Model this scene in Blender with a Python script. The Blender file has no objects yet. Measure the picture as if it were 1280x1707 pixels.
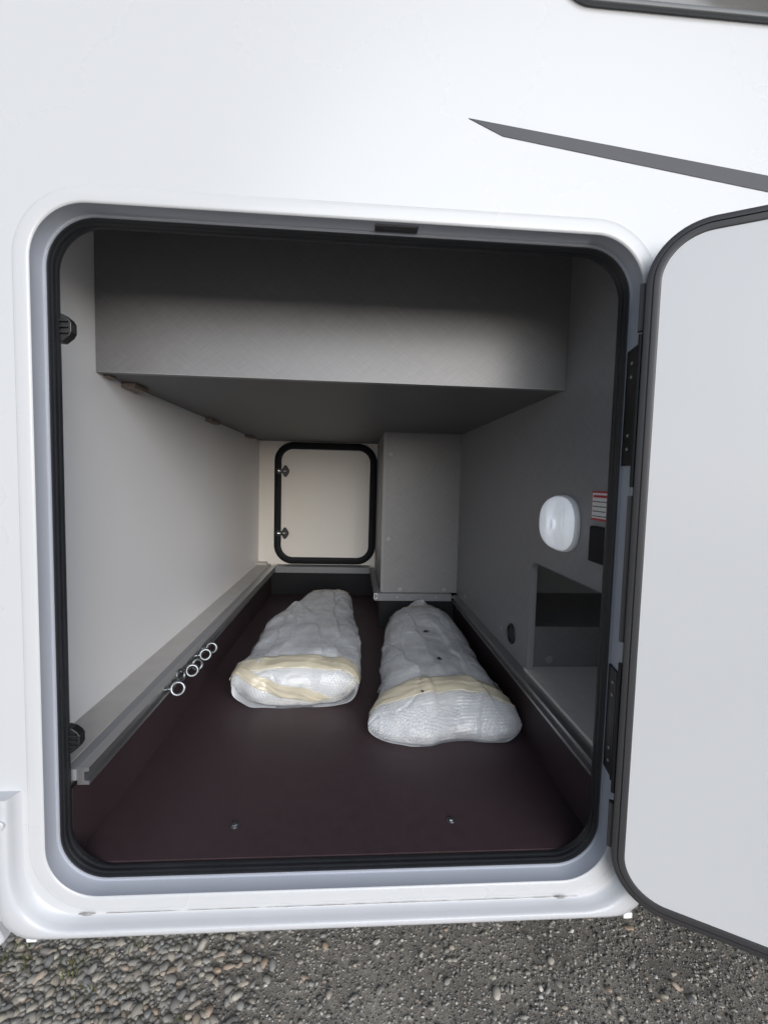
import bpy, bmesh, math, random
import numpy as np
from mathutils import Matrix, Vector

random.seed(7)
rng = np.random.default_rng(11)
scene = bpy.context.scene
col = scene.collection

# ------------------------------------------------------------------ camera
cam_data = bpy.data.cameras.new("camera")
cam = bpy.data.objects.new("camera", cam_data)
col.objects.link(cam)
cam_data.sensor_fit = 'HORIZONTAL'
cam_data.sensor_width = 36.0
cam_data.lens = 36.0 * 757.0 / 1280.0
cam_data.clip_start = 0.01
cam_data.clip_end = 2000.0
cam.matrix_world = Matrix(((0.9976, -0.0204, -0.0660, 0.0),
                           (-0.0644, 0.0690, -0.9955, -0.80),
                           (0.0249, 0.9974, 0.0676, 1.30),
                           (0, 0, 0, 1)))
scene.camera = cam

# ------------------------------------------------------------------ sky, sun, exposure
SUN_EL, SUN_AZ = 16.0, 17.5          # elevation; azimuth turned towards +x, measured from behind the camera (-y)
world = bpy.data.worlds.new("World")
scene.world = world
world.use_nodes = True
wn, wl = world.node_tree.nodes, world.node_tree.links
wn.clear()
w_out = wn.new("ShaderNodeOutputWorld")
w_bg = wn.new("ShaderNodeBackground")
w_sky = wn.new("ShaderNodeTexSky")
w_sky.sky_type = 'NISHITA'
w_sky.sun_disc = False
w_sky.sun_elevation = math.radians(SUN_EL)
w_sky.sun_rotation = math.radians(180.0 - SUN_AZ)
w_sky.air_density = 1.0
w_sky.dust_density = 1.0
w_sky.ozone_density = 1.0
w_hsv = wn.new("ShaderNodeHueSaturation")
w_hsv.inputs['Saturation'].default_value = 0.65      # thin overcast: the blue is washed out
w_tc = wn.new("ShaderNodeTexCoord")
w_noise = wn.new("ShaderNodeTexNoise")
w_noise.inputs['Scale'].default_value = 2.6
w_noise.inputs['Detail'].default_value = 6.0
w_noise.inputs['Roughness'].default_value = 0.55
w_ramp = wn.new("ShaderNodeMapRange")
w_ramp.inputs['From Min'].default_value = 0.3
w_ramp.inputs['From Max'].default_value = 0.7
w_ramp.inputs['To Min'].default_value = 0.45
w_ramp.inputs['To Max'].default_value = 1.6
w_mul = wn.new("ShaderNodeVectorMath")
w_mul.operation = 'MULTIPLY'
wl.new(w_sky.outputs[0], w_hsv.inputs['Color'])
wl.new(w_tc.outputs['Generated'], w_noise.inputs['Vector'])
wl.new(w_noise.outputs[0], w_ramp.inputs['Value'])
wl.new(w_hsv.outputs[0], w_mul.inputs[0])
wl.new(w_ramp.outputs[0], w_mul.inputs[1])
wl.new(w_mul.outputs[0], w_bg.inputs['Color'])
w_bg.inputs['Strength'].default_value = 0.055
wl.new(w_bg.outputs[0], w_out.inputs['Surface'])

sun_data = bpy.data.lights.new("sun", 'SUN')
sun = bpy.data.objects.new("sun", sun_data)
col.objects.link(sun)
sun_data.energy = 1.5
sun_data.angle = math.radians(58.0)
sun_data.color = (1.0, 0.998, 0.993)
sd = Vector((math.sin(math.radians(SUN_AZ)) * math.cos(math.radians(SUN_EL)),
             -math.cos(math.radians(SUN_AZ)) * math.cos(math.radians(SUN_EL)),
             math.sin(math.radians(SUN_EL))))
sun.rotation_euler = sd.to_track_quat('Z', 'Y').to_euler()
sun.location = sd * 20.0

scene.view_settings.view_transform = 'Standard'
scene.view_settings.look = 'None'
scene.view_settings.exposure = 1.05
scene.view_settings.gamma = 1.0
scene.view_settings.use_white_balance = True
scene.view_settings.white_balance_temperature = 6110.0
scene.view_settings.use_curve_mapping = False
scene.cycles.use_denoising = True
scene.cycles.max_bounces = 12
scene.cycles.diffuse_bounces = 8
scene.cycles.transparent_max_bounces = 12

# ------------------------------------------------------------------ materials
def srgb(r, g, b):
    f = lambda c: (c / 255.0 / 12.92) if c / 255.0 <= 0.04045 else ((c / 255.0 + 0.055) / 1.055) ** 2.4
    return (f(r), f(g), f(b))

def pbr(name, c, rough=0.5, metal=0.0, var=0.0, nscale=8.0, bump=0.0, bscale=60.0, rvar=0.0, spec=0.5, coat=0.0,
        stretch=(1, 1, 1)):
    m = bpy.data.materials.new(name)
    m.use_nodes = True
    nt = m.node_tree
    b = nt.nodes["Principled BSDF"]
    b.inputs['Roughness'].default_value = rough
    b.inputs['Metallic'].default_value = metal
    b.inputs['Specular IOR Level'].default_value = spec
    b.inputs['Coat Weight'].default_value = coat
    b.inputs['Coat Roughness'].default_value = 0.08
    tc = nt.nodes.new("ShaderNodeTexCoord")
    mp = nt.nodes.new("ShaderNodeMapping")
    mp.inputs['Scale'].default_value = stretch
    nt.links.new(tc.outputs['Object'], mp.inputs['Vector'])
    n = nt.nodes.new("ShaderNodeTexNoise")
    n.inputs['Scale'].default_value = nscale
    n.inputs['Detail'].default_value = 7.0
    nt.links.new(mp.outputs[0], n.inputs['Vector'])
    r = nt.nodes.new("ShaderNodeMapRange")
    r.inputs['From Min'].default_value = 0.1
    r.inputs['From Max'].default_value = 0.9
    r.inputs['To Min'].default_value = 1.0 - var
    r.inputs['To Max'].default_value = 1.0 + var
    nt.links.new(n.outputs[0], r.inputs['Value'])
    vm = nt.nodes.new("ShaderNodeVectorMath")
    vm.operation = 'MULTIPLY'
    vm.inputs[0].default_value = c
    nt.links.new(r.outputs[0], vm.inputs[1])
    nt.links.new(vm.outputs[0], b.inputs['Base Color'])
    if rvar:
        r2 = nt.nodes.new("ShaderNodeMapRange")
        r2.inputs['From Min'].default_value = 0.1
        r2.inputs['From Max'].default_value = 0.9
        r2.inputs['To Min'].default_value = max(0.02, rough - rvar)
        r2.inputs['To Max'].default_value = rough + rvar
        nt.links.new(n.outputs[0], r2.inputs['Value'])
        nt.links.new(r2.outputs[0], b.inputs['Roughness'])
    if bump:
        n2 = nt.nodes.new("ShaderNodeTexNoise")
        n2.inputs['Scale'].default_value = bscale
        n2.inputs['Detail'].default_value = 5.0
        nt.links.new(mp.outputs[0], n2.inputs['Vector'])
        bp = nt.nodes.new("ShaderNodeBump")
        bp.inputs['Strength'].default_value = bump
        bp.inputs['Distance'].default_value = 0.002
        nt.links.new(n2.outputs[0], bp.inputs['Height'])
        nt.links.new(bp.outputs[0], b.inputs['Normal'])
    return m

def laminate(name, c, rough=0.45, rot=(0, 0, 0), amt=0.075):
    """furniture board with a faint crossed-thread print, seen diagonal as in the photo"""
    m = pbr(name, c, rough, var=0.05, nscale=5.0, rvar=0.05)
    nt = m.node_tree
    b = nt.nodes["Principled BSDF"]
    tc = nt.nodes.new("ShaderNodeTexCoord")
    outs = []
    for ang in (math.radians(38), math.radians(-38)):
        mp = nt.nodes.new("ShaderNodeMapping")
        mp.inputs['Rotation'].default_value = (ang if rot[0] else 0, ang if rot[1] else 0, ang if rot[2] else 0)
        nt.links.new(tc.outputs['Object'], mp.inputs['Vector'])
        mp2 = nt.nodes.new("ShaderNodeMapping")
        mp2.inputs['Scale'].default_value = (18, 18, 230)
        nt.links.new(mp.outputs[0], mp2.inputs['Vector'])
        mp = mp2
        n = nt.nodes.new("ShaderNodeTexNoise")
        n.inputs['Scale'].default_value = 1.0
        n.inputs['Detail'].default_value = 3.0
        nt.links.new(mp.outputs[0], n.inputs['Vector'])
        outs.append(n)
    ad = nt.nodes.new("ShaderNodeMath")
    ad.operation = 'ADD'
    nt.links.new(outs[0].outputs[0], ad.inputs[0])
    nt.links.new(outs[1].outputs[0], ad.inputs[1])
    r = nt.nodes.new("ShaderNodeMapRange")
    r.inputs['From Min'].default_value = 0.7
    r.inputs['From Max'].default_value = 1.3
    r.inputs['To Min'].default_value = 1.0 - amt
    r.inputs['To Max'].default_value = 1.0 + amt
    nt.links.new(ad.outputs[0], r.inputs['Value'])
    src = b.inputs['Base Color'].links[0].from_socket
    vm = nt.nodes.new("ShaderNodeVectorMath")
    vm.operation = 'MULTIPLY'
    nt.links.new(src, vm.inputs[0])
    nt.links.new(r.outputs[0], vm.inputs[1])
    nt.links.new(vm.outputs[0], b.inputs['Base Color'])
    bp = nt.nodes.new("ShaderNodeBump")
    bp.inputs['Strength'].default_value = 0.12
    bp.inputs['Distance'].default_value = 0.0006
    nt.links.new(ad.outputs[0], bp.inputs['Height'])
    nt.links.new(bp.outputs[0], b.inputs['Normal'])
    return m

M = {}
M['gelcoat'] = pbr('white_gelcoat', (0.585, 0.590, 0.602), 0.27, var=0.012, nscale=1.6, bump=0.12, bscale=1.3, rvar=0.06)
M['skirt'] = pbr('white_skirt_plastic', (0.58, 0.588, 0.61), 0.3, var=0.03, nscale=9.0, bump=0.05, bscale=300)
M['frame'] = pbr('grey_rebate', (0.40, 0.42, 0.475), 0.35, var=0.02, nscale=12, bump=0.03, bscale=150)
M['rubber'] = pbr('black_rubber', (0.018, 0.019, 0.022), 0.45, var=0.15, nscale=30, bump=0.08, bscale=200, rvar=0.08)
M['black'] = pbr('black_plastic', (0.012, 0.012, 0.014), 0.38, var=0.1, nscale=40, bump=0.05, bscale=400)
M['hinge'] = pbr('black_steel', (0.010, 0.010, 0.012), 0.42, var=0.1, nscale=40, bump=0.05, bscale=400)
M['doorframe'] = pbr('dark_grey_profile', (0.045, 0.044, 0.047), 0.40, var=0.08, nscale=6, bump=0.03, bscale=250, stretch=(1, 1, 0.1))
M['doorpanel'] = pbr('white_door_panel', (0.645, 0.651, 0.665), 0.20, var=0.035, nscale=1.7, bump=0.12, bscale=1.5, rvar=0.06, spec=0.8)
M['liner'] = pbr('pale_wall_liner', (0.87, 0.86, 0.865), 0.42, var=0.02, nscale=4, bump=0.04, bscale=320, rvar=0.05)
M['farliner'] = pbr('cream_wall_liner', (0.85, 0.81, 0.745), 0.42, var=0.02, nscale=4, bump=0.04, bscale=320, rvar=0.05)
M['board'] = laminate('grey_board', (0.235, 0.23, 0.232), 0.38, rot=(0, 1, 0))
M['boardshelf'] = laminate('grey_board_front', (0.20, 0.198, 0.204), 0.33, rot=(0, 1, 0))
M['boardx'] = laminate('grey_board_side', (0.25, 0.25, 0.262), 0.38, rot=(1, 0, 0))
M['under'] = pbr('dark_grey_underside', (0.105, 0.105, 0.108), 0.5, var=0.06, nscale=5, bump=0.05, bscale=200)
M['edge'] = pbr('grey_edge_band', (0.26, 0.26, 0.265), 0.4, var=0.03, nscale=20)
M['vinyl'] = pbr('taupe_vinyl', (0.47, 0.45, 0.43), 0.5, var=0.12, nscale=22, bump=0.06, bscale=260)
M['nichevinyl'] = pbr('lit_taupe_vinyl', (0.78, 0.74, 0.69), 0.5, var=0.10, nscale=22, bump=0.06, bscale=260)  # ledge vinyl lightened: light falling on the niche floor is put into the colour
M['band'] = pbr('blue_grey_band', (0.22, 0.225, 0.24), 0.42, var=0.04, nscale=20)
M['alu'] = pbr('aluminium', (0.42, 0.42, 0.43), 0.38, metal=0.9, var=0.05, nscale=60, bump=0.05, bscale=600, stretch=(1, 0.05, 1))
M['greyrail'] = pbr('grey_rail', (0.20, 0.205, 0.215), 0.42, metal=0.0, var=0.05, nscale=40)
M['tray'] = pbr('brown_film_board', (0.056, 0.036, 0.040), 0.46, var=0.16, nscale=40.0, bump=0.10, bscale=420, rvar=0.07, spec=0.3)
M['trayside'] = pbr('brown_side_board', (0.046, 0.030, 0.034), 0.55, var=0.2, nscale=5, bump=0.08, bscale=400, spec=0.25)
M['matteblack'] = pbr('matte_black_seal', (0.009, 0.009, 0.011), 0.6, var=0.1, nscale=30, spec=0.25)
M['zinc'] = pbr('zinc', (0.27, 0.285, 0.30), 0.38, metal=1.0, var=0.06, nscale=150)
M['chrome'] = pbr('chrome', (0.80, 0.80, 0.81), 0.15, metal=1.0)
M['lamp'] = pbr('white_lamp_plastic', (0.86, 0.87, 0.89), 0.22, var=0.01)
M['lens'] = pbr('lit_lamp_lens', (0.86, 0.87, 0.89), 0.25, var=0.01)
M['lens'].node_tree.nodes["Principled BSDF"].inputs['Emission Color'].default_value = (0.93, 0.96, 1.0, 1)
M['lens'].node_tree.nodes["Principled BSDF"].inputs['Emission Strength'].default_value = 0.13
M['cap'] = pbr('grey_cap', (0.33, 0.33, 0.335), 0.4)
M['wood'] = pbr('raw_wood', (0.22, 0.175, 0.145), 0.6, var=0.2, nscale=30, stretch=(6, 1, 6))
M['decal'] = pbr('grey_decal', (0.042, 0.042, 0.050), 0.50, var=0.08, nscale=6)
M['windowframe'] = pbr('window_frame', (0.085, 0.092, 0.095), 0.35)
M['plate'] = pbr('dark_plate', (0.055, 0.052, 0.058), 0.4, var=0.15, nscale=60)
M['white'] = pbr('sticker_white', (0.82, 0.80, 0.80), 0.5)
M['red'] = pbr('sticker_red', (0.50, 0.035, 0.04), 0.5)
M['ink'] = pbr('sticker_ink', (0.06, 0.05, 0.055), 0.5)
M['void'] = pbr('dark_lining', (0.020, 0.021, 0.023), 0.6, var=0.1)
M['scrap'] = pbr('black_scrap', (0.008, 0.008, 0.008), 0.5)
M['contents'] = pbr('grey_contents', (0.62, 0.62, 0.62), 0.5, var=0.25, nscale=9)

def dirt_mat():
    m = pbr('frame_grime', (0.11, 0.10, 0.075), 0.9, var=0.4, nscale=120)
    nt = m.node_tree
    b = nt.nodes["Principled BSDF"]
    tc = nt.nodes.new("ShaderNodeTexCoord")
    n = nt.nodes.new("ShaderNodeTexNoise")
    n.inputs['Scale'].default_value = 22
    n.inputs['Detail'].default_value = 6
    nt.links.new(tc.outputs['Object'], n.inputs['Vector'])
    r = nt.nodes.new("ShaderNodeMapRange")
    r.inputs['From Min'].default_value = 0.25
    r.inputs['From Max'].default_value = 0.75
    r.inputs['To Max'].default_value = 0.8
    nt.links.new(n.outputs[0], r.inputs['Value'])
    nt.links.new(r.outputs[0], b.inputs['Alpha'])
    return m
M['grime'] = dirt_mat()

def glass_mat():
    m = pbr('tinted_pane', (0.13, 0.125, 0.115), 0.05, var=0.35, nscale=14, spec=0.5)
    return m
M['pane'] = glass_mat()

def wrap_mat(name, c, alpha, bscale, av=0.21, bump=0.6):
    m = pbr(name, c, 0.20, var=0.05, nscale=14, bump=bump, bscale=bscale, rvar=0.06, spec=0.8, coat=0.7)
    nt = m.node_tree
    b = nt.nodes["Principled BSDF"]
    tc = nt.nodes.new("ShaderNodeTexCoord")
    n = nt.nodes.new("ShaderNodeTexNoise")
    n.inputs['Scale'].default_value = 11
    n.inputs['Detail'].default_value = 4
    nt.links.new(tc.outputs['Object'], n.inputs['Vector'])
    r = nt.nodes.new("ShaderNodeMapRange")
    r.inputs['From Min'].default_value = 0.3
    r.inputs['From Max'].default_value = 0.7
    r.inputs['To Min'].default_value = alpha - av
    r.inputs['To Max'].default_value = min(1.0, alpha + av)
    nt.links.new(n.outputs[0], r.inputs['Value'])
    out = nt.nodes["Material Output"]
    tl = nt.nodes.new("ShaderNodeBsdfTranslucent")
    tl.inputs['Color'].default_value = (*c, 1)
    mx = nt.nodes.new("ShaderNodeMixShader")
    mx.inputs[0].default_value = 0.42
    nt.links.new(b.outputs[0], mx.inputs[1])
    nt.links.new(tl.outputs[0], mx.inputs[2])
    tr = nt.nodes.new("ShaderNodeBsdfTransparent")
    mx2 = nt.nodes.new("ShaderNodeMixShader")
    nt.links.new(r.outputs[0], mx2.inputs[0])
    nt.links.new(tr.outputs[0], mx2.inputs[1])
    nt.links.new(mx.outputs[0], mx2.inputs[2])
    nt.links.new(mx2.outputs[0], out.inputs['Surface'])
    return m
M['wrap'] = wrap_mat('bubble_wrap', (0.88, 0.895, 0.92), 0.78, 90)
M['film'] = wrap_mat('loose_film', (0.86, 0.875, 0.90), 0.42, 120)
M['tape'] = wrap_mat('cream_tape', (0.88, 0.825, 0.68), 0.76, 60, 0.06, 0.25)

def stone_mat(name, stops, rough=0.75):
    m = pbr(name, (1, 1, 1), rough, bump=0.25, bscale=260)
    nt = m.node_tree
    b = nt.nodes["Principled BSDF"]
    g = nt.nodes.new("ShaderNodeNewGeometry")
    oi = nt.nodes.new("ShaderNodeObjectInfo")
    ad = nt.nodes.new("ShaderNodeMath")
    ad.operation = 'ADD'
    fr = nt.nodes.new("ShaderNodeMath")
    fr.operation = 'FRACT'
    nt.links.new(g.outputs['Random Per Island'], ad.inputs[0])
    nt.links.new(oi.outputs['Random'], ad.inputs[1])
    nt.links.new(ad.outputs[0], fr.inputs[0])
    cr = nt.nodes.new("ShaderNodeValToRGB")
    cr.color_ramp.interpolation = 'LINEAR'
    els = cr.color_ramp.elements
    els[0].position, els[0].color = stops[0][0], (*stops[0][1], 1)
    els[1].position, els[1].color = stops[-1][0], (*stops[-1][1], 1)
    for p, c in stops[1:-1]:
        e = els.new(p)
        e.color = (*c, 1)
    nt.links.new(fr.outputs[0], cr.inputs[0])
    tc = nt.nodes.new("ShaderNodeTexCoord")
    n = nt.nodes.new("ShaderNodeTexNoise")
    n.inputs['Scale'].default_value = 90
    n.inputs['Detail'].default_value = 5
    nt.links.new(tc.outputs['Object'], n.inputs['Vector'])
    r = nt.nodes.new("ShaderNodeMapRange")
    r.inputs['To Min'].default_value = 0.55
    r.inputs['To Max'].default_value = 1.45
    nt.links.new(n.outputs[0], r.inputs['Value'])
    vm = nt.nodes.new("ShaderNodeVectorMath")
    vm.operation = 'MULTIPLY'
    nt.links.new(cr.outputs[0], vm.inputs[0])
    nt.links.new(r.outputs[0], vm.inputs[1])
    nt.links.new(vm.outputs[0], b.inputs['Base Color'])
    return m
M['pebble'] = stone_mat('pebble_stone', [(0.0, (0.25, 0.232, 0.21)), (0.3, (0.34, 0.322, 0.29)), (0.5, (0.42, 0.37, 0.295)),
                                         (0.66, (0.29, 0.285, 0.275)), (0.85, (0.50, 0.46, 0.39)), (1.0, (0.40, 0.30, 0.22))])
M['chip'] = stone_mat('stone_chip', [(0.0, (0.10, 0.095, 0.09)), (0.45, (0.20, 0.19, 0.175)), (0.75, (0.36, 0.34, 0.31)),
                                     (0.95, (0.52, 0.50, 0.46)), (1.0, (0.66, 0.63, 0.57))])

def ground_mat():
    m = bpy.data.materials.new('packed_dirt')
    m.use_nodes = True
    nt = m.node_tree
    b = nt.nodes["Principled BSDF"]
    b.inputs['Roughness'].default_value = 0.92
    tc = nt.nodes.new("ShaderNodeTexCoord")
    n1 = nt.nodes.new("ShaderNodeTexNoise")
    n1.inputs['Scale'].default_value = 5.0
    n1.inputs['Detail'].default_value = 8.0
    n1.inputs['Roughness'].default_value = 0.65
    n2 = nt.nodes.new("ShaderNodeTexVoronoi")
    n2.inputs['Scale'].default_value = 210.0
    n3 = nt.nodes.new("ShaderNodeTexNoise")
    n3.inputs['Scale'].default_value = 190.0
    n3.inputs['Detail'].default_value = 9.0
    n3.inputs['Roughness'].default_value = 0.7
    for n in (n1, n2, n3):
        nt.links.new(tc.outputs['Object'], n.inputs['Vector'])
    cr = nt.nodes.new("ShaderNodeValToRGB")
    cr.color_ramp.elements[0].position = 0.3
    cr.color_ramp.elements[0].color = (0.205, 0.180, 0.155, 1)
    cr.color_ramp.elements[1].position = 0.72
    cr.color_ramp.elements[1].color = (0.47, 0.42, 0.355, 1)
    nt.links.new(n1.outputs[0], cr.inputs[0])
    r = nt.nodes.new("ShaderNodeMapRange")
    r.inputs['From Min'].default_value = 0.3
    r.inputs['From Max'].default_value = 0.75
    r.inputs['To Min'].default_value = 0.55
    r.inputs['To Max'].default_value = 1.7
    nt.links.new(n3.outputs[0], r.inputs['Value'])
    vm = nt.nodes.new("ShaderNodeVectorMath")
    vm.operation = 'MULTIPLY'
    nt.links.new(cr.outputs[0], vm.inputs[0])
    nt.links.new(r.outputs[0], vm.inputs[1])
    nt.links.new(vm.outputs[0], b.inputs['Base Color'])
    bp = nt.nodes.new("ShaderNodeBump")
    bp.inputs['Strength'].default_value = 0.8
    bp.inputs['Distance'].default_value = 0.003
    nt.links.new(n3.outputs[0], bp.inputs['Height'])
    nt.links.new(bp.outputs[0], b.inputs['Normal'])
    return m
M['ground'] = ground_mat()
M['moss'] = pbr('moss_green', (0.10, 0.11, 0.035), 0.8, var=0.4, nscale=60)

# ------------------------------------------------------------------ mesh helpers
class MB:
    def __init__(self):
        self.v, self.f = [], []
    def add(self, vs, fs):
        o = len(self.v)
        self.v += [tuple(p) for p in vs]
        self.f += [tuple(i + o for i in f) for f in fs]
        return self
    def box(self, x0, x1, y0, y1, z0, z1, b=0.0):
        if b <= 0:
            vs = [(x, y, z) for z in (z0, z1) for y in (y0, y1) for x in (x0, x1)]
            return self.add(vs, [(0, 2, 3, 1), (4, 5, 7, 6), (0, 1, 5, 4), (2, 6, 7, 3), (0, 4, 6, 2), (1, 3, 7, 5)])
        bm = bmesh.new()
        bmesh.ops.create_cube(bm, size=1.0)
        for v in bm.verts:
            v.co = Vector(((x0 + x1) / 2 + v.co.x * (x1 - x0), (y0 + y1) / 2 + v.co.y * (y1 - y0), (z0 + z1) / 2 + v.co.z * (z1 - z0)))
        bmesh.ops.bevel(bm, geom=bm.edges[:], offset=b, segments=2, affect='EDGES', profile=0.5)
        return self.bm(bm)
    def bm(self, bm):
        bm.verts.index_update()
        self.add([v.co[:] for v in bm.verts], [[v.index for v in f.verts] for f in bm.faces])
        bm.free()
        return self
    def loft(self, rings, closed=True, cap0=False, cap1=False):
        n = len(rings[0])
        vs = [p for r in rings for p in r]
        fs = []
        for k in range(len(rings) - 1):
            for i in range(n if closed else n - 1):
                j = (i + 1) % n
                fs.append((k * n + i, k * n + j, (k + 1) * n + j, (k + 1) * n + i))
        if cap0:
            fs.append(tuple(range(n - 1, -1, -1)))
        if cap1:
            fs.append(tuple((len(rings) - 1) * n + i for i in range(n)))
        return self.add(vs, fs)
    def cyl(self, c, axis, r, h, n=20, r2=None, bev=0.0):
        """cylinder from c along unit axis for h"""
        a = Vector(axis).normalized()
        u = a.orthogonal().normalized()
        w = a.cross(u)
        r2 = r if r2 is None else r2
        prof = [(0, r), (h - bev, r2), (h, r2 - bev)] if bev else [(0, r), (h, r2)]
        rings = [[tuple(Vector(c) + a * t + (u * math.cos(2 * math.pi * i / n) + w * math.sin(2 * math.pi * i / n)) * rr_) for i in range(n)] for t, rr_ in prof]
        return self.loft(rings, True, True, True)
    def torus(self, c, axis, R, r, n=28, m=10):
        a = Vector(axis).normalized()
        u = a.orthogonal().normalized()
        w = a.cross(u)
        rings = []
        for i in range(n + 1):
            t = 2 * math.pi * i / n
            d = u * math.cos(t) + w * math.sin(t)
            rings.append([tuple(Vector(c) + d * (R + r * math.cos(2 * math.pi * k / m)) + a * (r * math.sin(2 * math.pi * k / m))) for k in range(m)])
        return self.loft(rings, True)
    def extrude_poly(self, pts2, fn0, fn1):
        n = len(pts2)
        vs = [fn0(p) for p in pts2] + [fn1(p) for p in pts2]
        fs = [tuple(range(n)), tuple(range(2 * n - 1, n - 1, -1))]
        fs += [(i, n + i, n + (i + 1) % n, (i + 1) % n) for i in range(n)]
        return self.add(vs, fs)
    def tube(self, pts, r, n=8):
        rings = []
        for i, p in enumerate(pts):
            d = Vector(pts[min(i + 1, len(pts) - 1)]) - Vector(pts[max(i - 1, 0)])
            d.normalize()
            u = d.orthogonal().normalized()
            w = d.cross(u)
            rings.append([tuple(Vector(p) + (u * math.cos(2 * math.pi * k / n) + w * math.sin(2 * math.pi * k / n)) * r) for k in range(n)])
        return self.loft(rings, True, True, True)
    def obj(self, name, mat, parent=None, smooth=None, flip_check=True, bevel=0.0):
        me = bpy.data.meshes.new(name)
        me.from_pydata(self.v, [], self.f)
        me.validate()
        if flip_check:
            bm = bmesh.new()
            bm.from_mesh(me)
            bmesh.ops.remove_doubles(bm, verts=bm.verts, dist=1e-6)
            bmesh.ops.recalc_face_normals(bm, faces=bm.faces)
            bm.to_mesh(me)
            bm.free()
        me.materials.append(M[mat] if isinstance(mat, str) else mat)
        o = bpy.data.objects.new(name, me)
        col.objects.link(o)
        if smooth is not None:
            me.shade_smooth()
            if smooth < 180:
                me.set_sharp_from_angle(angle=math.radians(smooth))
        if bevel:
            md = o.modifiers.new("bevel", 'BEVEL')
            md.width = bevel
            md.segments = 2
            md.limit_method = 'ANGLE'
        if parent is not None:
            attach(o, parent)
        return o

WORLD_OF = {}
def world_of(o):
    if o in WORLD_OF:
        return WORLD_OF[o]
    return Matrix.LocRotScale(o.location, o.rotation_euler, o.scale)
def attach(o, parent):
    w = Matrix.LocRotScale(o.location, o.rotation_euler, o.scale)
    o.parent = parent
    o.matrix_parent_inverse = world_of(parent).inverted()
    WORLD_OF[o] = w

def empty(name, loc, label, cat, group=None):
    o = bpy.data.objects.new(name, None)
    o.empty_display_size = 0.1
    o.location = loc
    col.objects.link(o)
    tag(o, label, cat, group)
    return o
def tag(o, label=None, cat=None, group=None, kind=None):
    if label: o['label'] = label
    if cat: o['category'] = cat
    if group: o['group'] = group
    if kind: o['kind'] = kind
    return o

def rr(x0, x1, z0, z1, r, n=14):
    """rounded rectangle, counter-clockwise from lower right corner"""
    pts = []
    for cx, cz, a0 in ((x1 - r, z0 + r, -90), (x1 - r, z1 - r, 0), (x0 + r, z1 - r, 90), (x0 + r, z0 + r, 180)):
        for i in range(n + 1):
            a = math.radians(a0 + 90.0 * i / n)
            pts.append((cx + r * math.cos(a), cz + r * math.sin(a)))
    return pts
def sharp(x0, x1, z0, z1, n=14):
    pts = []
    for cx, cz in ((x1, z0), (x1, z1), (x0, z1), (x0, z0)):
        pts += [(cx, cz)] * (n + 1)
    return pts

# ------------------------------------------------------------------ ground
GZ = 0.05
g = MB()
g.add([(-150, -150, GZ), (150, -150, GZ), (150, 150, GZ), (-150, 150, GZ)], [(0, 1, 2, 3)])
ground = g.obj('ground', 'ground')
tag(ground, kind='structure')

# ------------------------------------------------------------------ motorhome
van = empty('motorhome', (0.3, 1.1, GZ), 'white motorhome with its rear garage door standing open', 'motorhome')
OX0, OX1, OZ0, OZ1, OR = -0.535, 0.505, 0.540, 1.740, 0.092
def orr(o, n=14):
    return rr(OX0 - o, OX1 + o, OZ0 - o, OZ1 + o, max(0.01, OR + o), n)
def ring(o, y):
    return [(x, y, z) for x, z in orr(o)]

# outer wall: skin with the opening cut out, jamb and inner skin
WX0, WX1, WZ0, WZ1 = -1.7, 2.4, 0.50, 2.85
w = MB()
outer_edge = lambda y: [(x, y, z) for x, z in sharp(WX0, WX1, WZ0, WZ1)]
w.loft([outer_edge(0.0), ring(0.026, 0.0)])
w.loft([ring(0.026, 0.0), ring(0.026, 0.038), ring(-0.004, 0.038), ring(-0.004, 0.055), outer_edge(0.055), outer_edge(0.0)])
w.obj('outer_wall', 'gelcoat', van)

# door frame: raised lip, rebate, bead
prof = [(0.027, 0.0), (0.0262, -0.0006), (0.0245, -0.0012), (0.020, -0.0018), (0.012, -0.0022), (0.004, -0.0020), (0.0012, -0.0012), (0.0, 0.0006),
        (0.0, 0.0305), (-0.0012, 0.0318), (-0.0028, 0.0312), (-0.004, 0.0322), (-0.0045, 0.0345), (-0.0055, 0.0352), (-0.006, 0.0360)]
frame = MB().loft([ring(o, y) for o, y in prof[:8]]).obj('door_frame', 'gelcoat', van, smooth=50)
MB().loft([ring(o, y) for o, y in prof[7:]]).obj('rebate', 'frame', frame, smooth=50)

# rubber seal with three ribs
sp = [(-0.0050, 0.0362), (-0.0058, 0.0325), (-0.0075, 0.0312), (-0.0092, 0.0330), (-0.0086, 0.0375), (-0.0098, 0.0395), (-0.0112, 0.0420), (-0.0104, 0.0455),
      (-0.0098, 0.0470), (-0.0116, 0.0495), (-0.0126, 0.0530), (-0.0118, 0.0570), (-0.0102, 0.0610), (-0.0050, 0.0615)]
seal = MB().loft([ring(o, y) for o, y in sp]).obj('seal', 'rubber', frame, smooth=60)

# dark latch plate let into the top of the rebate
MB().box(0.026, 0.101, 0.009, 0.0290, OZ1 - 0.0025, OZ1 + 0.002, 0.0006).obj('latch_plate', 'plate', frame)

# strikers on the left side of the opening
def striker(z):
    m = MB()
    pts = [(-0.5310, z - 0.026), (-0.5210, z - 0.026), (-0.5090, z - 0.016), (-0.5045, z - 0.008), (-0.5045, z + 0.008), (-0.5090, z + 0.015), (-0.5180, z + 0.022), (-0.5310, z + 0.026)]
    m.extrude_poly(pts, lambda p: (p[0], 0.056, p[1]), lambda p: (p[0], 0.074, p[1]))
    o = m.obj('striker', 'black', frame, bevel=0.0015)
    for dz in (-0.010, 0.000, 0.010):
        MB().box(-0.524, -0.5095, 0.0515, 0.0575, z + dz - 0.0016, z + dz + 0.0016, 0.0006).obj('rib', 'black', frame)
striker(1.558)
striker(0.800)

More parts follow.
